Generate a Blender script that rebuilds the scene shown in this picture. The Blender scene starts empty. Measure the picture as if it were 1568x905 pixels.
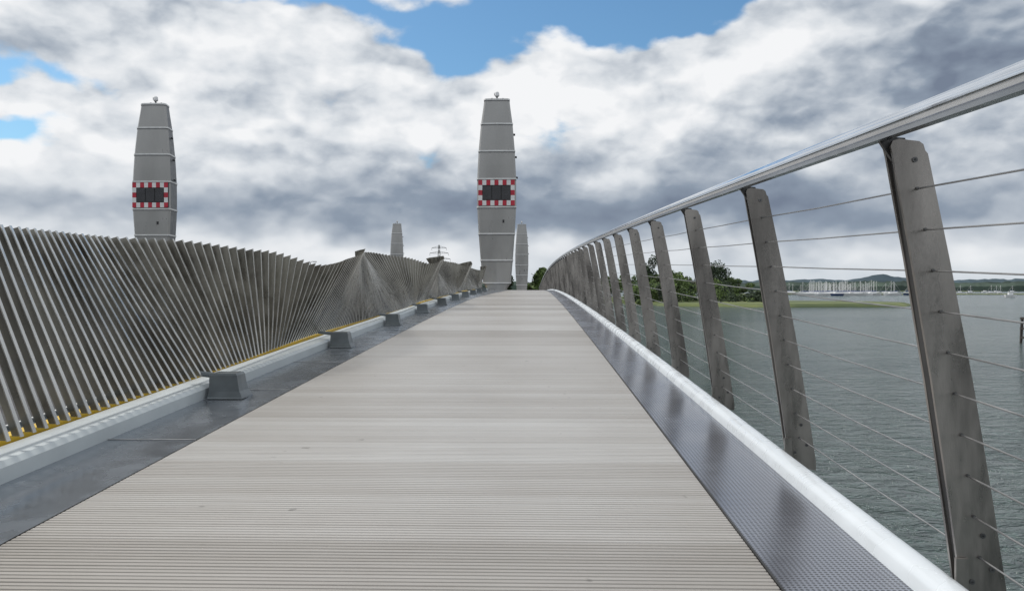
import bpy, math, random
from math import sin, cos, pi, radians, exp, atan2, sqrt
from mathutils import Vector, noise as mnoise
random.seed(7)
S=bpy.context.scene
S.view_settings.view_transform='Standard'
try: S.view_settings.look='None'
except: pass
S.view_settings.exposure=0

# ------------------------------------------------------------------ helpers
class MB:
    def __init__(s): s.v=[]; s.f=[]; s.m=[]
    def box(s,x0,x1,y0,y1,z0,z1,m=0):
        b=len(s.v)
        s.v+=[(x0,y0,z0),(x1,y0,z0),(x1,y1,z0),(x0,y1,z0),(x0,y0,z1),(x1,y0,z1),(x1,y1,z1),(x0,y1,z1)]
        for q in ((0,3,2,1),(4,5,6,7),(0,1,5,4),(1,2,6,5),(2,3,7,6),(3,0,4,7)):
            s.f.append(tuple(b+i for i in q)); s.m.append(m)
    def poly(s,pts,m=0):
        b=len(s.v); s.v+=[tuple(p) for p in pts]; s.f.append(tuple(range(b,b+len(pts)))); s.m.append(m)
    def prism(s,pts,off,m=0):
        b=len(s.v); n=len(pts)
        s.v+=[tuple(p) for p in pts]; s.v+=[tuple(Vector(p)+Vector(off)) for p in pts]
        s.f.append(tuple(range(b,b+n))); s.m.append(m)
        s.f.append(tuple(range(b+2*n-1,b+n-1,-1))); s.m.append(m)
        for i in range(n):
            j=(i+1)%n; s.f.append((b+j,b+i,b+n+i,b+n+j)); s.m.append(m)
    def tube(s,path,r,n=8,m=0,cap=True):
        b=len(s.v); L=len(path); P=[Vector(p) for p in path]
        for i,p in enumerate(P):
            d=(P[min(i+1,L-1)]-P[max(i-1,0)]).normalized()
            up=Vector((0,0,1)) if abs(d.z)<.9 else Vector((1,0,0))
            a=d.cross(up).normalized(); c=a.cross(d)
            rr=r[i] if isinstance(r,(list,tuple)) else r
            for k in range(n):
                t=2*pi*k/n; s.v.append(tuple(p+a*cos(t)*rr+c*sin(t)*rr))
        for i in range(L-1):
            for k in range(n):
                k2=(k+1)%n
                s.f.append((b+i*n+k,b+i*n+k2,b+(i+1)*n+k2,b+(i+1)*n+k)); s.m.append(m)
        if cap:
            s.f.append(tuple(b+k for k in range(n))[::-1]); s.m.append(m)
            s.f.append(tuple(b+(L-1)*n+k for k in range(n))); s.m.append(m)
    def build(s,name,mats,parent=None,smooth=False,fix=True):
        me=bpy.data.meshes.new(name); me.from_pydata(s.v,[],s.f)
        for m in mats: me.materials.append(m)
        me.polygons.foreach_set('material_index',s.m)
        if smooth: me.polygons.foreach_set('use_smooth',[True]*len(s.f))
        me.update()
        if fix:
            import bmesh
            bm=bmesh.new(); bm.from_mesh(me); bmesh.ops.recalc_face_normals(bm,faces=bm.faces); bm.to_mesh(me); bm.free()
        o=bpy.data.objects.new(name,me); S.collection.objects.link(o)
        if parent: o.parent=parent
        return o
def empty(name,loc=(0,0,0)):
    e=bpy.data.objects.new(name,None); e.location=loc; e.empty_display_size=.3; S.collection.objects.link(e); return e

class NT:
    def __init__(s,tree): s.t=tree; s.n=tree.nodes; s.l=tree.links
    def new(s,ty,**k):
        n=s.n.new(ty)
        for a,b in k.items(): setattr(n,a,b)
        return n
    def set(s,sock,v):
        if hasattr(v,'links') or isinstance(v,bpy.types.NodeSocket): s.l.new(v,sock)
        else: sock.default_value=v
    def math(s,op,a,b=0.0,c=0.0,clamp=False):
        n=s.new('ShaderNodeMath',operation=op,use_clamp=clamp)
        s.set(n.inputs[0],a); s.set(n.inputs[1],b); s.set(n.inputs[2],c); return n.outputs[0]
    def noise(s,vec,scale,detail=4,rough=.5,dist=0.0):
        n=s.new('ShaderNodeTexNoise'); s.l.new(vec,n.inputs['Vector'])
        n.inputs['Scale'].default_value=scale; n.inputs['Detail'].default_value=detail
        n.inputs['Roughness'].default_value=rough; n.inputs['Distortion'].default_value=dist
        return n.outputs['Fac']
    def map(s,vec,scale=(1,1,1),loc=(0,0,0)):
        n=s.new('ShaderNodeMapping'); s.l.new(vec,n.inputs[0]); n.inputs['Scale'].default_value=scale; n.inputs['Location'].default_value=loc; return n.outputs[0]
    def mix(s,f,a,b):
        n=s.new('ShaderNodeMix',data_type='RGBA'); s.set(n.inputs[0],f); s.set(n.inputs[6],a); s.set(n.inputs[7],b); return n.outputs[2]
    def ramp(s,f,stops):
        n=s.new('ShaderNodeValToRGB'); s.l.new(f,n.inputs[0]); e=n.color_ramp.elements
        while len(e)<len(stops): e.new(.5)
        for i,(p,c) in enumerate(stops):
            e[i].position=p; e[i].color=(c[0],c[1],c[2],1)
        return n.outputs[0]
    def mrange(s,v,a,b,c=0.0,d=1.0,smooth=True):
        n=s.new('ShaderNodeMapRange'); n.interpolation_type='SMOOTHSTEP' if smooth else 'LINEAR'
        s.set(n.inputs[0],v); n.inputs[1].default_value=a; n.inputs[2].default_value=b; n.inputs[3].default_value=c; n.inputs[4].default_value=d
        return n.outputs[0]

def mat(name,col,rough=.5,metal=0.0,var=.15,vs=3.0,bump=0.0,bs=40.0,stretch=(1,1,1),col2=None,rvar=.1):
    m=bpy.data.materials.new(name); m.use_nodes=True; t=NT(m.node_tree); B=t.n['Principled BSDF']
    tc=t.new('ShaderNodeTexCoord').outputs['Object']; v=t.map(tc,stretch)
    n=t.noise(v,vs,4,.6)
    c2=col2 if col2 else tuple(c*(1-var*2) for c in col)
    hi=tuple(min(1,c*(1+var)) for c in col)
    t.l.new(t.mix(t.mrange(n,.3,.7),(*c2,1),(*hi,1)),B.inputs['Base Color'])
    B.inputs['Metallic'].default_value=metal
    n2=t.noise(v,vs*4,3,.6)
    t.l.new(t.mrange(n2,.3,.7,max(.03,rough-rvar),min(1,rough+rvar)),B.inputs['Roughness'])
    if bump>0:
        b=t.new('ShaderNodeBump'); b.inputs['Strength'].default_value=bump; b.inputs['Distance'].default_value=.01
        t.l.new(t.noise(v,bs,3,.6),b.inputs['Height']); t.l.new(b.outputs[0],B.inputs['Normal'])
    return m

# ------------------------------------------------------------------ deck profile
def dz(y):
    if y<50: return .037*y-.00036*y*y if y>0 else .037*y
    t=y-50
    if t<35: return .95+.001*t-.0003*t*t
    return .6175-.02*(t-35)
def smooth(a,b,x):
    t=max(0,min(1,(x-a)/(b-a))); return t*t*(3-2*t)
def xl(y): return -2.05+.5*smooth(24,44,y)
def frange(a,b,st):
    o=[]; 
    while a<b: o.append(a); a+=st
    o.append(b); return o
def sweep(mb,sec,ys,m=0,closed=False,xf=None):
    b=len(mb.v); n=len(sec)
    for y in ys:
        for (x,z) in sec:
            xx=xf(x,y) if xf else x
            mb.v.append((xx,y,z+dz(y)))
    for i in range(len(ys)-1):
        for k in range(n if closed else n-1):
            k2=(k+1)%n
            mb.f.append((b+i*n+k,b+i*n+k2,b+(i+1)*n+k2,b+(i+1)*n+k)); mb.m.append(m)

# ------------------------------------------------------------------ materials
post_m=mat('brushed_post_steel',(.29,.27,.25),.33,.88,.28,5,.12,160,(1,1,.2))
dark_m=mat('post_edge_steel',(.06,.06,.06),.5,.5,.15,4)
bolt_m=mat('bolt_steel',(.14,.14,.14),.4,.7,.1,4)
rail_m=mat('polished_rail_steel',(.72,.75,.79),.13,1.0,.06,2,rvar=.05)
flange_m=mat('rail_flange_steel',(.30,.31,.32),.3,.85,.1,3)
cable_m=mat('cable_steel',(.34,.34,.34),.4,.8,.1,3)
kerb_m=mat('painted_kerb_steel',(.70,.74,.77),.3,.12,.03,1.2,.015,20)
kerb_l=mat('road_kerb_steel',(.50,.54,.55),.4,.1,.06,1.2,.02,20)
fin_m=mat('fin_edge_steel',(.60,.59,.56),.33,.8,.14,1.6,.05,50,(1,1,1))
fin_d=mat('fin_web_shaded_steel',(.24,.23,.20),.36,.7,.25,1.3,.05,50,col2=(.09,.084,.07))  # darker copy of the fin steel, shade between fins painted into the webs
ped_m=mat('pedestal_steel',(.15,.17,.18),.38,.45,.1,3)
plate_m=mat('edge_plate_steel',(.33,.36,.40),.25,.82,.06,1.1,.02,8,rvar=.06)
joint_m=mat('joint_metal',(.5,.5,.5),.4,.6)
asph=mat('asphalt',(.055,.055,.058),.85,0,.15,2,.3,80)
line_m=mat('white_line_paint',(.7,.7,.68),.6,0,.05)
yel_m=mat('yellow_paint',(.80,.52,.03),.5,0,.08)
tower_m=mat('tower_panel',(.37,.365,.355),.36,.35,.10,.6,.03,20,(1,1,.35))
tseam=mat('tower_seam',(.74,.74,.73),.5,.1,.05)
tdark=mat('dark_grey_and_side_shade',(.19,.19,.195),.5,.25,.1)
blk=mat('black_panel',(.015,.015,.017),.6,0,.1)
sigm=mat('signal_glass',(.03,.03,.035),.25)
redm=mat('red_reflective',(.50,.025,.05),.5,0,.08)
whm=mat('white_reflective',(.78,.78,.78),.5,0,.04)
conc=mat('bridge_concrete',(.33,.33,.32),.8,0,.12,.8,.2,10)
grass=mat('marsh_grass',(.13,.15,.05),.9,0,.3,.05,.4,1,col2=(.06,.085,.03))
shore=mat('far_shore',(.075,.105,.08),.95,0,.3,.02,col2=(.04,.06,.05))
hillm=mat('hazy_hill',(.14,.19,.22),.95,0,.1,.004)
bark=mat('bark',(.09,.07,.05),.9)
leafm=mat('foliage',(.10,.15,.035),.8,0,.3,.35,col2=(.035,.06,.018))
leafd=mat('dark_foliage',(.035,.055,.025),.85,0,.3,.35,col2=(.014,.025,.012))
lamp_m=mat('beacon_glass',(.7,.7,.7),.2,.1)
boatw=mat('boat_white',(.85,.85,.85),.4,0,.04)
boatb=mat('boat_trim_blue',(.06,.09,.2),.4)
maststeel=mat('mast_grey',(.75,.75,.75),.4,.1)
rust=mat('pile_timber',(.06,.05,.045),.8)

PITCH=.0305
def deck_material():
    m=bpy.data.materials.new('ribbed_walkway'); m.use_nodes=True; t=NT(m.node_tree); B=t.n['Principled BSDF']
    tc=t.new('ShaderNodeTexCoord').outputs['Object']
    sp=t.new('ShaderNodeSeparateXYZ'); t.l.new(tc,sp.inputs[0]); Y=sp.outputs[1]
    def wn(size,seed):
        f=t.math('FLOOR',t.math('DIVIDE',t.math('ADD',Y,seed),size))
        w=t.new('ShaderNodeTexWhiteNoise',noise_dimensions='1D'); t.l.new(f,w.inputs['W']); return w.outputs['Value']
    a=wn(PITCH*40,3.0); b=wn(PITCH*5,3.0); c=wn(PITCH,3.0)
    st=t.noise(t.map(tc,(.6,14,1)),2.2,5,.65); big=t.noise(tc,.9,5,.6)
    v=t.math('ADD',t.math('MULTIPLY',a,.55),t.math('ADD',t.math('MULTIPLY',b,.16),t.math('MULTIPLY',c,.16)))
    v=t.math('ADD',v,t.math('ADD',t.math('MULTIPLY',st,.32),t.math('MULTIPLY',big,.55)))
    col=t.ramp(t.mrange(v,.35,1.3,0,1,False),[(0,(.32,.295,.265)),(.5,(.44,.415,.385)),(1,(.56,.545,.52))])
    sp2=t.noise(tc,9,2,.5); spot=t.mrange(sp2,.73,.78)
    t.l.new(t.mix(t.math('MULTIPLY',spot,.5),col,(.12,.11,.10,1)),B.inputs['Base Color'])
    B.inputs['Roughness'].default_value=.42; B.inputs['Metallic'].default_value=.3
    bp=t.new('ShaderNodeBump'); bp.inputs['Strength'].default_value=.15; bp.inputs['Distance'].default_value=.004
    t.l.new(t.noise(t.map(tc,(3,60,3)),3,3,.6),bp.inputs['Height']); t.l.new(bp.outputs[0],B.inputs['Normal'])
    return m
deckm=deck_material()

def perf_material():
    m=bpy.data.materials.new('perforated_steel'); m.use_nodes=True; t=NT(m.node_tree); B=t.n['Principled BSDF']
    tc=t.new('ShaderNodeTexCoord').outputs['Object']
    sp=t.new('ShaderNodeSeparateXYZ'); t.l.new(tc,sp.inputs[0])
    k=2*pi/.019
    a=t.math('SINE',t.math('MULTIPLY',sp.outputs[0],k)); b=t.math('SINE',t.math('MULTIPLY',sp.outputs[1],k))
    h=t.mrange(t.math('ADD',a,b),.1,.6)
    n=t.noise(tc,1.3,4,.6)
    base=t.mix(t.mrange(n,.35,.65),(.27,.28,.32,1),(.35,.365,.41,1))
    t.l.new(t.mix(h,base,(.045,.048,.058,1)),B.inputs['Base Color'])
    t.l.new(t.mrange(n,.3,.7,.2,.3),B.inputs['Roughness'])
    t.l.new(t.mrange(h,0,1,.8,.1),B.inputs['Metallic'])
    return m
perfm=perf_material()

# ------------------------------------------------------------------ walkway
mb=MB(); pitch=PITCH; y=-3.0
while y<60:
    g=.006 if round((y+3)/pitch)%5 else .009
    a,b,c,d=y,y+.002,y+pitch-g-.002,y+pitch-g
    base=len(mb.v)
    for yy,zz in ((a,-.0045),(b,0),(c,0),(d,-.0045),(y+pitch,-.0045)):
        mb.v.append((xl(yy),yy,zz+dz(yy))); mb.v.append((.827,yy,zz+dz(yy)))
    for i in range(4):
        mb.f.append((base+2*i,base+2*i+1,base+2*i+3,base+2*i+2)); mb.m.append(0)
    y+=pitch
ys=frange(y,150,2)
sweep(mb,[(0,0),(1,0)],ys,0,xf=lambda x,yy: .827 if x>.5 else xl(yy))
mb.build('footway_deck',[deckm],fix=False)

mb=MB(); ys=frange(-3,60,.5)+frange(62,150,3)
sweep(mb,[(.83,-.02),(.83,.004),(.838,.004)],ys,1)
sweep(mb,[(.838,.001),(1.27,.001)],ys,0)
o=mb.build('perforated_drain_strip',[perfm,dark_m],fix=False)

mb=MB()
sweep(mb,[(1.265,0.0),(1.275,.04),(1.292,.062),(1.315,.07),(1.345,.07),(1.368,.062),(1.38,.045),(1.385,-.02),(1.385,-.22),(1.30,-.35)],ys)
o=mb.build('edge_kerb_tube',[kerb_m],smooth=True,fix=False)

mb=MB()
sweep(mb,[(-2.62,.002),(0,.002)],ys,0,xf=lambda x,yy: x if x<-1 else xl(yy)-.004)
yy=1.0
while yy<60:
    mb.box(-2.595,xl(yy)-.006,yy,yy+.010,dz(yy)+.004,dz(yy)+.008,1); yy+=1.9
mb.build('edge_plate',[plate_m,joint_m],fix=False)
mb=MB()
sweep(mb,[(-2.60,-.05),(-2.60,.08),(-2.63,.105),(-2.84,.105),(-2.84,-.08)],ys,0)
sweep(mb,[(-2.87,-.08),(-2.87,.135),(-2.95,.135),(-2.95,-.08)],ys,1)
mb.build('road_kerb',[kerb_l,yel_m],fix=False)

# road
mb=MB(); ys2=frange(-3,150,1.5)
sweep(mb,[(-21.6,-.06),(-2.955,-.06)],ys2,0)
for xa in (-3.6,-21.0):
    sweep(mb,[(xa-.1,-.055),(xa,-.055)],ys2,1)
yy=0
while yy<140:
    b=len(mb.v)
    for q in (yy,yy+2,yy+4):
        mb.v+=[(-12.4,q,dz(q)-.055),(-12.28,q,dz(q)-.055)]
    for i in range(2): mb.f.append((b+2*i,b+2*i+1,b+2*i+3,b+2*i+2)); mb.m.append(1)
    yy+=8
mb.build('road',[asph,line_m],fix=False)
mb=MB()
sweep(mb,[(-21.6,-.08),(-21.6,.10),(-21.9,.10),(-21.9,.0),(-24.8,.0),(-24.8,-.3)],ys2,0)
mb.build('far_side_kerb',[conc],fix=False)
mb=MB()
sweep(mb,[(1.30,-.10),(1.28,-.45),(-.8,-1.1),(-22,-1.1),(-24.7,-.45),(-24.7,-.10)],ys2,0,closed=True)
for yy in (18,50,92,132):
    for xa in (-4,-18.5):
        mb.box(xa-1.1,xa+1.1,yy-.8,yy+.8,-7,dz(yy)-1.05,0)
mb.build('bridge_structure',[conc])

# ------------------------------------------------------------------ cable railing
rail=empty('cable_railing')
pp=MB(); bolts=MB(); 
SP=1.75; py=2.65-SP*2; posts=[]
while py<138: posts.append(py); py+=SP
def px_at(z,side):
    t=(z-.0)/1.49
    a=1.40+(1.160-1.40)*t+.012*sin(pi*t); b=1.545+(1.272-1.545)*t+.014*sin(pi*t)
    return a if side==0 else b
NC=10
cz=[.13+i*.133 for i in range(NC)]
for p in posts:
    g=dz(p)
    zs=[0.0,.3,.7,1.1,1.44]
    left=[(px_at(z,0),z) for z in zs]; right=[(px_at(z,1),z) for z in zs]
    pts=[(1.415,-.02)]+left+[(1.163,1.465),(1.170,1.482),(1.19,1.488),(1.255,1.480),(1.268,1.470),(1.274,1.45)]+right[::-1]+[(1.545,-.05)]
    for y0,th in ((p-.03,.012),(p+.018,.012)):
        if p<30:
            pp.prism([(x,y0,z+g) for x,z in pts],(0,th,0),0)
        else:
            q=[left[0],left[-1],right[-1],right[0]]
            pp.prism([(x,y0,z+g) for x,z in q],(0,th,0),0)
    q=[(px_at(0,0)+.012,.0),(px_at(1.45,0)+.012,1.45),(px_at(1.45,1)-.012,1.45),(px_at(0,1)-.012,.0)]
    pp.prism([(x,p-.0178,z+g) for x,z in q],(0,.0356,0),1)
    pp.box(1.372,1.412,p-.045,p-.033,g-.02,g+.13,0)
    pp.prism([(1.135,p-.007,1.488+g),(1.155,p-.007,1.50+g),(1.22,p-.007,1.495+g),(1.24,p-.007,1.40+g),(1.18,p-.007,1.42+g)],(0,.014,0),1)
    if p<14:
        for z in cz:
            xx=(px_at(z,0)+px_at(z,1))/2
            bolts.tube([(xx,p-.035,z+g),(xx,p-.0295,z+g)],.0055,8,0)
        for zz,dx in ((.05,-.035),(.09,.035),(.20,0.02),(1.42,.01)):
            xx=(px_at(zz,0)+px_at(zz,1))/2+dx
            bolts.tube([(xx,p-.034,zz+g),(xx,p-.0295,zz+g)],.009,10,0)
            bolts.tube([(xx,p-.0355,zz+g),(xx,p-.0335,zz+g)],.004,6,1)
pp.build('posts',[post_m,dark_m],rail)
bolts.build('bolts',[bolt_m,dark_m],rail)
hr=MB(); yr=frange(-3,60,1.0)+frange(62,138,2)
hr.tube([(1.135,q,1.525+dz(q)) for q in yr],.031,20,0)
hr.build('handrail',[rail_m],rail,smooth=True,fix=False)
hr=MB()
sweep(hr,[(1.118,1.499),(1.118,1.484),(1.152,1.484),(1.152,1.499)],yr,0)
hr.build('handrail_flange',[flange_m],rail,fix=False)
cb=MB()
for z in cz:
    xx=(px_at(z,0)+px_at(z,1))/2
    path=[]
    for i in range(len(posts)-1):
        a,b=posts[i],posts[i+1]
        sag=random.uniform(.001,.006)
        path.append((xx,a,z+dz(a))); path.append((xx,(a+b)/2,z+dz((a+b)/2)-sag))
    cb.tube(path,.0031,6,0)
cb.build('cables',[cable_m],rail,smooth=True,fix=False)

# ------------------------------------------------------------------ twisted fin fence
def interp(keys,y):
    for i in range(len(keys)-1):
        a,b=keys[i],keys[i+1]
        if a[0]<=y<=b[0]:
            t=(y-a[0])/(b[0]-a[0]); t=.4*t+.6*t*t*(3-2*t); return a[1]+(b[1]-a[1])*t
    return keys[0][1] if y<keys[0][0] else keys[-1][1]
lean=[(-3,.45),(0,.2),(4,-.36),(6.2,-.64),(9.6,.47),(10.4,.48),(13.5,-.2),(16.4,-.82),(19.4,.44),(20.4,.44),(26.5,-.75),(29.6,.4),(30.6,.4),(37,-.7),(40.2,.3),(43,0)]
hgt=[(-3,1.25),(3.5,1.31),(7.0,1.28),(8.1,1.20),(9.0,1.05),(10,1.15),(11,1.27),(16.8,1.33),(17.9,1.25),(18.9,1.1),(20,1.2),(21.5,1.33),(27,1.35),(28.2,1.25),(29.2,1.1),(30.5,1.2),(32,1.35),(37.5,1.3),(39.3,1.08),(43,1.2)]
def fence(name,X,y0,y1,sgn=1,sp=.105,shift=0):
    e=empty(name,(0,0,0)); f=MB(); y=y0
    ZB=.175
    while y<y1:
        yk=(y+shift)
        while yk>41: yk-=20.0
        L=interp(lean,yk)*sgn; H=interp(hgt,yk); g=dz(y)
        xb=X-L*.10; xt=X+L
        w=.060+.018*smooth(5.5,7.5,y); t=.006; fl=.027
        jit=random.uniform(-.025,.025)
        def ring(x,z,a,cut):
            c,s_=cos(a),sin(a)
            loc=[(-w/2,-t/2),(w/2-t,-t/2),(w/2-t,-fl),(w/2,-fl),(w/2,t/2),(-w/2,t/2)]
            return [(x+c*u-s_*v, y+s_*u+c*v, z+g+cut*u) for u,v in loc]
        N=3 if y<20 else 1
        b=len(f.v)
        for i in range(N+1):
            q=i/N
            f.v+=ring(xb+(xt-xb)*q, ZB+(H-ZB)*q, jit+.22*q, .30*(1 if i==N else 0))
        for i in range(N):
            for k in range(6):
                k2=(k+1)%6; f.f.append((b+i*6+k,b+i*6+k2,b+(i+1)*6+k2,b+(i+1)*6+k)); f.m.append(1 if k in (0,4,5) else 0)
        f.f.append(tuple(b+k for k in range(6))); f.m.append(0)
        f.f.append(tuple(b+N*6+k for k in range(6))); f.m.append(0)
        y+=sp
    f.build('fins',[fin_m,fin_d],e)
    r=MB(); q=frange(y0,y1,.25)
    for fr in (.03,):
        path=[]
        for yy in q:
            yk=yy+shift
            while yk>41: yk-=20.0
            L=interp(lean,yk)*sgn; H=interp(hgt,yk)
            path.append((X-L*.1+(L*1.1)*fr-.06*sgn, yy, ZB+(H-ZB)*fr+dz(yy)))
        r.tube(path,.018,8,0)
    r.build('carrier_rail',[ped_m],e,smooth=True,fix=False)
    p=MB(); yy=6.35-3.8*2
    while yy<y1-1:
        g=dz(yy)
        b=len(p.v)
        lv=[(.004,-.15,.13,.13),(.015,-.15,.125,.12),(.06,-.145,.10,.105),(.12,-.145,.085,.095),(.185,-.145,.075,.09),(.20,-.135,.065,.085)]
        for z,xa,xb2,wy in lv:
            cx=X+sgn*.32
            for (xx,sy) in ((xa,-1),(xb2,-1),(xb2,1),(xa,1)):
                p.v.append((cx+sgn*xx,yy+sy*wy,z+g))
        for i in range(len(lv)-1):
            for k in range(4):
                k2=(k+1)%4; p.f.append((b+i*4+k,b+i*4+k2,b+(i+1)*4+k2,b+(i+1)*4+k)); p.m.append(0)
        p.f.append(tuple(b+(len(lv)-1)*4+k for k in range(4))); p.m.append(0)
        cx=X+sgn*.28
        p.tube([(cx,yy,g+.165),(X+sgn*.05,yy,g+.19),(X-.06*sgn,yy,g+.205)],.022,8,0)
        yy+=3.8
    p.build('pedestals',[ped_m],e)
    return e
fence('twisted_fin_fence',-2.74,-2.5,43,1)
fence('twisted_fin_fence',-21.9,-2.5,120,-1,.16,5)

# ------------------------------------------------------------------ towers
prof=[(0,13),(.035,16),(.06,21.5),(.176,24.5),(.31,27.5),(.45,29.6),(.59,29.5),(.73,27.5),(.87,24),(.955,20.5),(1,19)]
def pw(t):
    for i in range(len(prof)-1):
        if prof[i][0]<=t<=prof[i+1][0]:
            q=(t-prof[i][0])/(prof[i+1][0]-prof[i][0]); return (prof[i][1]+(prof[i+1][1]-prof[i][1])*q)*.0393
    return prof[-1][1]*.0393
def tower(X,Y,H,band=True,sc=1.0):
    base=dz(Y)-.25
    e=empty('bridge_tower',(X,Y,base)); H=H+.25
    b=MB()
    def dep(t): return (.30+.55*sin(pi*(t*.8+.1)))*sc*.8
    def ring(t,grow=0.0):
        w=pw(t)*sc+grow; d=dep(t)+grow; c=.10*sc
        return [(-w+c,-d,),(0,-d-.05),(w-c,-d),(w,-d+c*1.2),(w*.86,d-.05),(w*.6,d),(-w*.6,d),(-w*.86,d-.05),(-w,-d+c*1.2)]
    ts=sorted(set([p[0] for p in prof]+[.1,.24,.38,.52,.66,.8,.91,.98]))
    b0=len(b.v)
    for t in ts:
        for (x,y) in ring(t): b.v.append((x,y,t*H))
    n=9
    for i in range(len(ts)-1):
        for k in range(n):
            k2=(k+1)%n; b.f.append((b0+i*n+k,b0+i*n+k2,b0+(i+1)*n+k2,b0+(i+1)*n+k)); b.m.append(0 if k in (0,1,2,8) else 1)  # sides and back in darker grey, their shade put into the colour
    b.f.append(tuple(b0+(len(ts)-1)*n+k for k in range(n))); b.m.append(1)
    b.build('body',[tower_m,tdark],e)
    s=MB()
    for t in (.06,.176,.31,.445,.588,.73,.87,.995):
        for (o_,hw,gr,mi) in ((0,.0034,.030,0),(-.0062,.0022,.012,1)):
            bb=len(s.v)
            for tt in (t+o_-hw,t+o_+hw):
                for (x,y) in ring(min(1,tt),gr): s.v.append((x,y,tt*H))
            for k in range(n):
                k2=(k+1)%n; s.f.append((bb+k,bb+k2,bb+n+k2,bb+n+k)); s.m.append(mi)
            s.f.append(tuple(bb+n+k for k in range(n))); s.m.append(mi)
            s.f.append(tuple(bb+k for k in range(n))); s.m.append(mi)
    s.build('seams',[tseam,tdark],e)
    f=MB(); f.box(-.62,.62,-.5,.5,-.02,.30,0); f.box(-.5,.5,-.42,.42,.30,.42,0); f.build('plinth',[tower_m],e)
    c=MB(); c.tube([(0,0,H),(0,0,H+.25)],.05,8,0); c.tube([(0,0,H+.2),(0,0,H+.26),(0,0,H+.44),(0,0,H+.5)],[.11,.14,.12,.05],12,1)
    c.tube([(0,0,H+.1),(-.16,0,H+.3),(-.16,0,H+.42)],.02,6,0); c.tube([(-.30,0,H+.0),(-.30,0,H+.10)],.07,8,0); c.tube([(.35,0,H),(.35,0,H+.1)],.05,8,0)
    c.build('beacon',[tdark,lamp_m],e)
    g=MB()
    for t in (.82,.705,.60):
        w=pw(t)*sc
        g.box(w-.01,w+.07,-.15,.02,t*H-.05,t*H+.05,0); g.box(w+.04,w+.10,-.24,-.1,t*H-.07,t*H+.03,0)
    g.box(.36,.46,-dep(.37)-.06,-dep(.37)+.02,.365*H,.38*H,0)
    g.build('service_lights',[blk],e)
    if band:
        d=MB(); z0,z1=.447*H+.06,.587*H-.07; W=pw(.51)*sc*2-.16; dpth=dep(.51)
        nc,nr=9,5; cw=W/nc; ch=(z1-z0)/nr
        yf=-dpth-.10
        d.box(-W/2,W/2,yf+.012,-dpth+.06,z0,z1,2)
        for i in range(nc):
            for j in range(nr):
                if i in (0,nc-1) or j in (0,nr-1):
                    x0=-W/2+i*cw; zz=z0+j*ch
                    d.box(x0+.002,x0+cw-.002,yf,yf+.010,zz+.002,zz+ch-.002,(i+j)%2)
        iw=(W-2*cw)
        for k in range(3):
            x0=-W/2+cw+iw*k/3
            d.box(x0+.03,x0+iw/3-.03,yf-.002,yf+.010,z0+ch+.05,z1-ch-.05,3)
        d.build('chequer_sign_board',[redm,whm,blk,sigm],e)
    return e
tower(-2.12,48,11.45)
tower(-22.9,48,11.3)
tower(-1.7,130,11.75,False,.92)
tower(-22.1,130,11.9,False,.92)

# ------------------------------------------------------------------ water, land
def water_mat():
    m=bpy.data.materials.new('harbour_water'); m.use_nodes=True; t=NT(m.node_tree); B=t.n['Principled BSDF']
    tc=t.new('ShaderNodeTexCoord').outputs['Object']
    big=t.noise(t.map(tc,(.01,.03,1)),1,4,.6)
    t.l.new(t.mix(t.mrange(big,.35,.65),(.062,.098,.095,1),(.105,.142,.135,1)),B.inputs['Base Color'])
    B.inputs['Roughness'].default_value=.13; B.inputs['IOR'].default_value=1.33
    n1=t.noise(t.map(tc,(.8,1.3,1)),1.2,4,.64,.4); n2=t.noise(tc,.25,2,.5)
    h=t.math('ADD',t.math('MULTIPLY',n1,1.4),t.math('MULTIPLY',n2,1.5))
    b=t.new('ShaderNodeBump'); b.inputs['Strength'].default_value=1.0; b.inputs['Distance'].default_value=1.2
    t.l.new(h,b.inputs['Height']); t.l.new(b.outputs[0],B.inputs['Normal'])
    return m
WZ=-4.4
mb=MB(); R=15000
mb.poly([(-R,-R,WZ),(R,-R,WZ),(R,R,WZ),(-R,R,WZ)])
mb.build('water',[water_mat()],fix=False)

def land(name,outline,z,m,edge=.5):
    b=MB(); c=Vector((sum(p[0] for p in outline)/len(outline),sum(p[1] for p in outline)/len(outline),0))
    n=len(outline); rings=[(1.0,WZ-.2),(.985,WZ+.25),(.93,z)]
    for s_,zz in rings:
        for p in outline: b.v.append((c.x+(p[0]-c.x)*s_,c.y+(p[1]-c.y)*s_,zz))
    for i in range(2):
        for k in range(n):
            k2=(k+1)%n; b.f.append((i*n+k,i*n+k2,(i+1)*n+k2,(i+1)*n+k)); b.m.append(0)
    b.f.append(tuple(2*n+k for k in range(n))); b.m.append(0)
    return b.build(name,[m],fix=False)
def blob(cx,cy,rx,ry,n=60,seed=0):
    return [(cx+rx*cos(2*pi*k/n)*(1+.18*mnoise.noise(Vector((cos(2*pi*k/n)*2,sin(2*pi*k/n)*2,seed)))),cy+ry*sin(2*pi*k/n)*(1+.2*mnoise.noise(Vector((cos(2*pi*k/n)*2+9,sin(2*pi*k/n)*2,seed))))) for k in range(n)]
land('marsh_island',blob(78,262,45,34,seed=1),WZ+.9,grass)
land('marsh_spit',blob(50,330,40,50,seed=3),WZ+1.4,grass)
land('bridge_embankment',[(-500,146),(6,146),(12,170),(16,260),(20,600),(-500,600)],-2.0,grass)
mb=MB(); mb.poly([(-24,148,-.66),(1.4,148,-.66),(1.4,300,-1.9),(-24,300,-1.9)]); mb.build('approach_road',[asph],fix=False)

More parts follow.
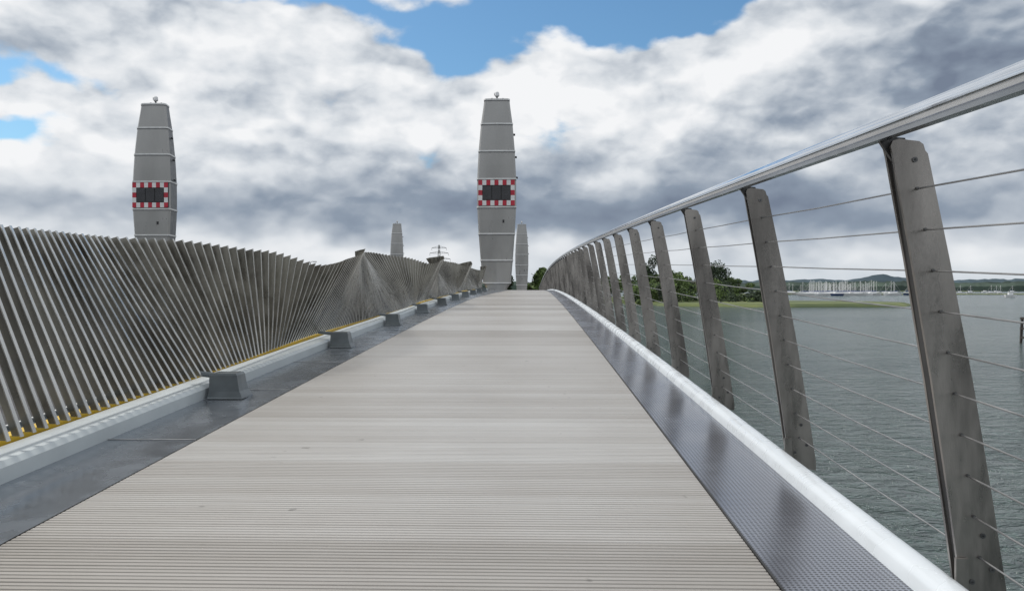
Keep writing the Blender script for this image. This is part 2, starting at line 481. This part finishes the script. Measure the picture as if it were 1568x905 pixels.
def treeline(name,x0,x1,Y,h0,h1,m,step=6,seed=0,shape=None,thick=30):
    b=MB(); n=int((x1-x0)/step)
    for i in range(n+1):
        x=x0+i*step
        hh=h0+(h1-h0)*(.5+.5*mnoise.noise(Vector((x*.006,seed,0))))+ (h1-h0)*.45*mnoise.noise(Vector((x*.04,seed,2)))+(h1-h0)*.3*mnoise.noise(Vector((x*.13,seed,5)))
        if shape: hh*=shape(x)
        hh=max(hh,1.0)
        b.v+=[(x,Y,WZ-.3),(x,Y+2,WZ+hh*.6),(x,Y+thick*.3,WZ+hh),(x,Y+thick,WZ+hh*.8)]
    for i in range(n):
        for k in range(3):
            a=i*4+k; b.f.append((a,a+4,a+5,a+1)); b.m.append(0)
    b.build(name,[m],fix=False)
treeline('distant_woodland',230,2600,1350,9,18,shore,5,1)
treeline('distant_shore',-1500,3000,1750,14,23,shore,7,2)
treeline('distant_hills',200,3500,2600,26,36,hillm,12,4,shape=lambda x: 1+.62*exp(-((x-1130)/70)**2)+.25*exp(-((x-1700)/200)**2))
mb=MB()
for (xa,xb,ya,yb) in ((150,470,640,700),(260,700,1180,1300)):
    mb.prism([(xa,ya,WZ+.5),(xb,ya+20,WZ+.4),(xb,yb,WZ+.6),(xa,yb,WZ+.6)],(0,0,-.8),0)
mb.build('mudflat',[grass])

def foliage(b,cx,cy,cz_,rx,ry,rz,n,size,m=0,rnd=random):
    lobes=[]
    for i in range(max(5,int(rx*1.6))):
        a=rnd.uniform(0,2*pi); q=rnd.uniform(.2,.8)
        lobes.append((cx+rx*q*cos(a),cy+ry*q*sin(a),cz_+rz*rnd.uniform(-.6,.75),rnd.uniform(.25,.5)))
    for i in range(n):
        l=rnd.choice(lobes); d=Vector((rnd.gauss(0,1),rnd.gauss(0,1),rnd.gauss(0,1))).normalized()*rnd.uniform(.55,1.05)
        p=Vector((l[0]+d.x*rx*l[3],l[1]+d.y*ry*l[3],l[2]+d.z*rz*l[3]))
        u=Vector((rnd.gauss(0,1),rnd.gauss(0,1),rnd.gauss(0,1))).normalized(); v=u.orthogonal().normalized()
        s_=size*rnd.uniform(.5,1.2)
        b.poly([p+u*s_,p+v*s_*.7,p-u*s_,p-v*s_*.7],m)
def tree(name,x,y,g,h,r,m,n=1500,size=.45,trunk=.35):
    e=empty(name,(0,0,0)); t=MB()
    t.tube([(x,y,g-.3),(x+.1,y,g+h*.3),(x,y,g+h*.75)],[trunk,trunk*.7,trunk*.25],7)
    for k in range(6):
        a=k*1.05+random.random(); zz=g+h*random.uniform(.3,.6)
        t.tube([(x,y,zz),(x+cos(a)*r*.35,y+sin(a)*r*.35,zz+h*.12),(x+cos(a)*r*.7,y+sin(a)*r*.7,zz+h*.2)],[trunk*.4,trunk*.25,.04],5)
    t.build('trunk',[bark],e)
    f=MB(); foliage(f,x,y,g+h*.60,r,r,h*.42,n,size); f.build('crown',[m],e,fix=False)
def P(px,d): return (px-815)/1220*d
for (px,d,h,r,m) in ((992,300,16,4.8,leafd),(1012,295,11,6,leafm),(1035,300,10,6,leafm),(1087,290,14,6.5,leafd),(1104,300,12,6,leafd),(1062,285,10,6,leafm),(1128,290,8,5.5,leafm),(1030,270,8,5,leafm),
                     (960,330,10,6,leafm),(935,340,9,6,leafm),(915,350,9,6,leafd),(826,185,8.6,3.0,leafm),(837,200,6.5,2.8,leafd),(815,210,7.5,3,leafm),(770,240,7,4,leafd)):
    tree('broadleaf_tree',P(px,d),d,(WZ+1.2 if px>850 else -2.0),h,r,m)
f=MB()
for i in range(56):
    px=random.uniform(965,1172); d=random.uniform(258,300)
    r=random.uniform(2.2,4.8); hh=random.uniform(1.8,3.4)*(1.4 if px<1130 else .75)
    foliage(f,P(px,d),d,WZ+1.0+hh*.6,r,r,hh,320,.4,random.choice((0,0,1)))
f.build('shoreline_shrubs',[leafm,leafd],fix=False)
f=MB()
for i in range(26):
    X=random.uniform(-420,-30); Y=random.uniform(180,320); foliage(f,X,Y,-2+3,7,6,3.6,260,1.0,random.choice((0,1)))
f.build('embankment_trees',[leafm,leafd],fix=False)

# ------------------------------------------------------------------ boats
def yacht(b,x,y,L,ang,mast,hullm=0):
    c,s_=cos(ang),sin(ang)
    def T(u,v,z): return (x+c*u-s_*v,y+s_*u+c*v,WZ+z)
    W=L*.16
    top=[(-L/2,-W*.75),(L*.1,-W),(L/2,0),(L*.1,W),(-L/2,W*.75)]
    bb=len(b.v)
    for u,v in top: b.v.append(T(u*.9,v*.6,-.1))
    for u,v in top: b.v.append(T(u,v,1.6))
    for k in range(5):
        k2=(k+1)%5; b.f.append((bb+k,bb+k2,bb+5+k2,bb+5+k)); b.m.append(hullm)
    b.f.append(tuple(bb+5+k for k in range(5))); b.m.append(0)
    b.prism([T(-L*.2,-W*.5,1.6),T(L*.2,-W*.4,1.6),T(L*.2,W*.4,1.6),T(-L*.2,W*.5,1.6)],(0,0,.9),0)
    if mast:
        b.tube([T(L*.05,0,1.2),T(L*.05,0,mast)],.15,4,2); b.tube([T(L*.05,0,2.9),T(-L*.4,0,2.9)],.22,5,1)
        b.tube([T(L*.05,-W*.5,mast*.6),T(L*.05,W*.5,mast*.6)],.05,4,2)
        b.tube([T(L*.5,0,1.3),T(L*.05,0,mast)],.03,3,2); b.tube([T(-L*.5,0,1.3),T(L*.05,0,mast)],.03,3,2)
b=MB()
for i in range(95):
    d=random.uniform(560,760); px=random.gauss(1285,48); px=min(max(px,1190),1390)
    yacht(b,P(px,d),d,random.uniform(9,16),random.uniform(-.5,.5)+random.choice((0,pi)),random.uniform(8,11.5),random.choice((0,0,0,0,0,1)))
for i in range(16):
    d=random.uniform(700,1000); px=random.uniform(1400,1565)
    yacht(b,P(px,d),d,random.uniform(6,10),random.uniform(-.5,.5),random.choice((0,0,8)))
b.build('moored_yachts',[boatw,boatb,maststeel],fix=True)
b=MB(); yacht(b,P(1536,480),480,7,.1,0); b.build('motor_boat',[boatw,boatb,maststeel])
e=empty('navigation_pile',(0,0,0)); b=MB(); x,y=P(1566,80),80
for dx,dy in ((-.5,-.5),(.5,-.5),(.5,.5),(-.5,.5)):
    b.tube([(x+dx*1.2,y+dy*1.2,WZ-1),(x+dx,y+dy,WZ+2.6)],.13,8,0)
for z in (.5,1.4,2.4): b.box(x-.65,x+.65,y-.65,y+.65,WZ+z,WZ+z+.14,0)
b.tube([(x,y,WZ+2.5),(x,y,WZ+3.2)],.06,6,0); b.tube([(x,y,WZ+3.1),(x,y,WZ+3.4)],.14,8,1)
b.build('frame',[rust,redm],e)
e=empty('electricity_pylon',(0,0,0)); b=MB(); X,Y=P(672,600),600; Hh=36
def leg(t): return 3.2*(1-t)**1.3+.35
lv=[0,.15,.3,.45,.58,.7,.8,.9,1]
for i in range(len(lv)-1):
    a,c=lv[i],lv[i+1]; wa,wc=leg(a),leg(c); za,zc=WZ+2+a*Hh,WZ+2+c*Hh
    ca=[(X+sx*wa,Y+sy*wa,za) for sx,sy in ((-1,-1),(1,-1),(1,1),(-1,1))]; cc=[(X+sx*wc,Y+sy*wc,zc) for sx,sy in ((-1,-1),(1,-1),(1,1),(-1,1))]
    for k in range(4):
        k2=(k+1)%4
        b.tube([ca[k],cc[k]],.14,4); b.tube([ca[k],cc[k2]],.09,4); b.tube([ca[k2],cc[k]],.09,4)
for z,w in ((.70,8.5),(.82,7),(.93,5.5)):
    zz=WZ+2+z*Hh
    for s_ in (-1,1):
        b.tube([(X,Y,zz),(X+s_*w,Y,zz+.2)],.14,4); b.tube([(X,Y,zz+1.6),(X+s_*w,Y,zz+.3)],.12,4); b.tube([(X+s_*w,Y,zz),(X+s_*w,Y,zz-1.6)],.12,4)
        for dx in (1,2.5,4,5.5): 
            if dx<w: b.tube([(X+s_*dx,Y,zz),(X+s_*dx,Y,zz+1.6*(1-dx/w))],.07,4)
b.build('lattice',[tdark],e)
e=empty('street_lamp',(0,0,0)); b=MB(); X,Y=P(473,150),150
b.tube([(X,Y,-2),(X,Y,5.3),(X+.02,Y,5.9)],[.12,.08,.07],8); b.tube([(X,Y,5.9),(X+.3,Y,6.1),(X+1.0,Y,6.1)],.05,6); b.box(X+.5,X+1.2,Y-.15,Y+.15,6.0,6.14)
b.build('column',[tdark],e)

# ------------------------------------------------------------------ world
sun_dir=Vector((-.55,.22,.77)).normalized()
W=bpy.data.worlds.new("World"); S.world=W; W.use_nodes=True; t=NT(W.node_tree)
bg=t.n['Background']; bg.inputs['Strength'].default_value=.1
sky=t.new('ShaderNodeTexSky'); sky.sky_type='NISHITA'; sky.sun_disc=False
sky.sun_elevation=math.asin(sun_dir.z); sky.sun_rotation=atan2(sun_dir.x,sun_dir.y)
tc=t.new('ShaderNodeTexCoord').outputs['Generated']
sp=t.new('ShaderNodeSeparateXYZ'); t.l.new(tc,sp.inputs[0]); dx,dy,dzz=sp.outputs
U=t.math('ARCTAN2',dx,dy); V=t.math('ARCSINE',dzz)
ZS=1.7
p=t.map(tc,(1,1,ZS))
wn1=t.noise(p,7,3,.6); wn2=t.noise(t.map(tc,(1,1,ZS),(5,3,1)),7,3,.6)
w1=t.math('SUBTRACT',wn1,.5); w2=t.math('SUBTRACT',wn2,.5)
Uw=t.math('ADD',U,t.math('MULTIPLY',w1,.24))
Vw=t.math('ADD',V,t.math('MULTIPLY',w2,.11))
def G(px,py,sx,sy,amp):
    u0=math.atan((px-815)/1220); v0=math.atan((441-py)/1220*cos(u0))
    a=t.math('DIVIDE',t.math('SUBTRACT',Uw,u0),sx/1220); b_=t.math('DIVIDE',t.math('SUBTRACT',Vw,v0),sy/1220)
    r=t.math('ADD',t.math('MULTIPLY',a,a),t.math('MULTIPLY',b_,b_))
    return t.math('MULTIPLY',t.math('EXPONENT',t.math('MULTIPLY',r,-1.0)),amp)
def SUM(l):
    o=l[0]
    for q in l[1:]: o=t.math('ADD',o,q)
    return o
# billowing puffs: voronoi cells on a warped direction vector
cw=t.new('ShaderNodeCombineXYZ'); t.l.new(t.math('MULTIPLY',w1,.12),cw.inputs[0]); t.l.new(t.math('MULTIPLY',w2,.12),cw.inputs[1]); t.l.new(t.math('MULTIPLY',t.math('SUBTRACT',w2,w1),.08),cw.inputs[2])
def puff(off):
    q=t.map(tc,(1,1,ZS),off)
    va=t.new('ShaderNodeVectorMath',operation='ADD'); t.l.new(q,va.inputs[0]); t.l.new(cw.outputs[0],va.inputs[1])
    v=t.new('ShaderNodeTexVoronoi',feature='F1'); t.l.new(va.outputs[0],v.inputs['Vector'])
    v.inputs['Scale'].default_value=10; v.inputs['Detail'].default_value=1.5; v.inputs['Roughness'].default_value=.5; v.inputs['Lacunarity'].default_value=2.3
    return t.math('SUBTRACT',1.0,v.outputs['Distance'])
pf1=puff((0,0,0)); pf2=puff((.008,0,-.03))
n1=t.noise(p,6.5,7,.55,.05)
n2=t.noise(t.map(tc,(1,1,ZS),(.011,0,-.045)),6.5,6,.54,.05)
n3=t.noise(p,3.3,2,.5)
low=t.mrange(V,.03,.22,.20,0.0)
cov=SUM([t.math('ADD',n1,.21),t.math('MULTIPLY',pf1,.18),low,G(690,80,110,42,-.36),G(880,18,200,44,-.52),G(1075,10,80,45,-.46),G(25,195,60,24,-.48),G(10,95,60,25,-.28),G(430,0,180,16,-.20),
         G(1000,112,170,42,.30),G(330,60,220,50,.12),G(1420,70,230,90,.35)])
alpha=t.mrange(cov,.46,.64)
amp=t.mrange(V,.05,.19,.35,1.0)
rel=t.math('MULTIPLY',t.math('ADD',t.math('MULTIPLY',t.math('SUBTRACT',n1,n2),1.4),t.math('MULTIPLY',t.math('SUBTRACT',pf1,pf2),.50)),amp)
br=SUM([t.math('ADD',rel,.72),t.math('MULTIPLY',t.math('MULTIPLY',t.math('SUBTRACT',n3,.5),.5),amp),
        G(1000,120,190,55,.22),G(250,110,340,95,.10),G(560,190,200,40,.12),G(60,235,160,40,.14),G(820,200,120,50,.10),G(1150,60,90,40,.16),
        G(1490,80,210,78,-.54),G(1130,250,160,32,-.20),G(480,255,150,30,-.10),G(800,325,500,42,-.52),G(1330,310,300,60,-.34),G(150,320,240,26,-.24),
        G(1330,180,150,22,.12),G(420,390,430,20,.18),G(1450,402,300,20,.12)])
cl=t.ramp(br,[(0,(.18,.22,.295)),(.28,(.27,.325,.405)),(.50,(.46,.51,.575)),(.74,(.71,.745,.785)),(1,(.91,.92,.935))])
hz=t.mrange(V,0.0,.045,.6,0.0)
cl=t.mix(hz,cl,(.53,.60,.66,1))
clm=t.new('ShaderNodeVectorMath',operation='SCALE'); t.l.new(cl,clm.inputs[0]); clm.inputs['Scale'].default_value=10
skt=t.new('ShaderNodeVectorMath',operation='MULTIPLY'); t.l.new(sky.outputs[0],skt.inputs[0]); skt.inputs[1].default_value=(.78,1.12,1.27)
al=t.math('MAXIMUM',alpha,t.mrange(V,0.01,.12,.97,0.0))
t.l.new(t.mix(al,skt.outputs[0],clm.outputs[0]),bg.inputs['Color'])

sd=bpy.data.lights.new('sun','SUN'); sd.energy=2.5; sd.angle=radians(8); sd.color=(1,.96,.9)
so=bpy.data.objects.new('sun',sd); so.rotation_euler=(-sun_dir).to_track_quat('-Z','Y').to_euler(); S.collection.objects.link(so)

# ------------------------------------------------------------------ camera
cd=bpy.data.cameras.new('camera'); cd.lens=28.0; cd.sensor_width=36; cd.clip_end=40000; cd.clip_start=.05
co=bpy.data.objects.new('camera',cd); co.location=(0,0,1.1); co.rotation_euler=(radians(90-.54),0,radians(1.456)); S.collection.objects.link(co)
S.camera=co
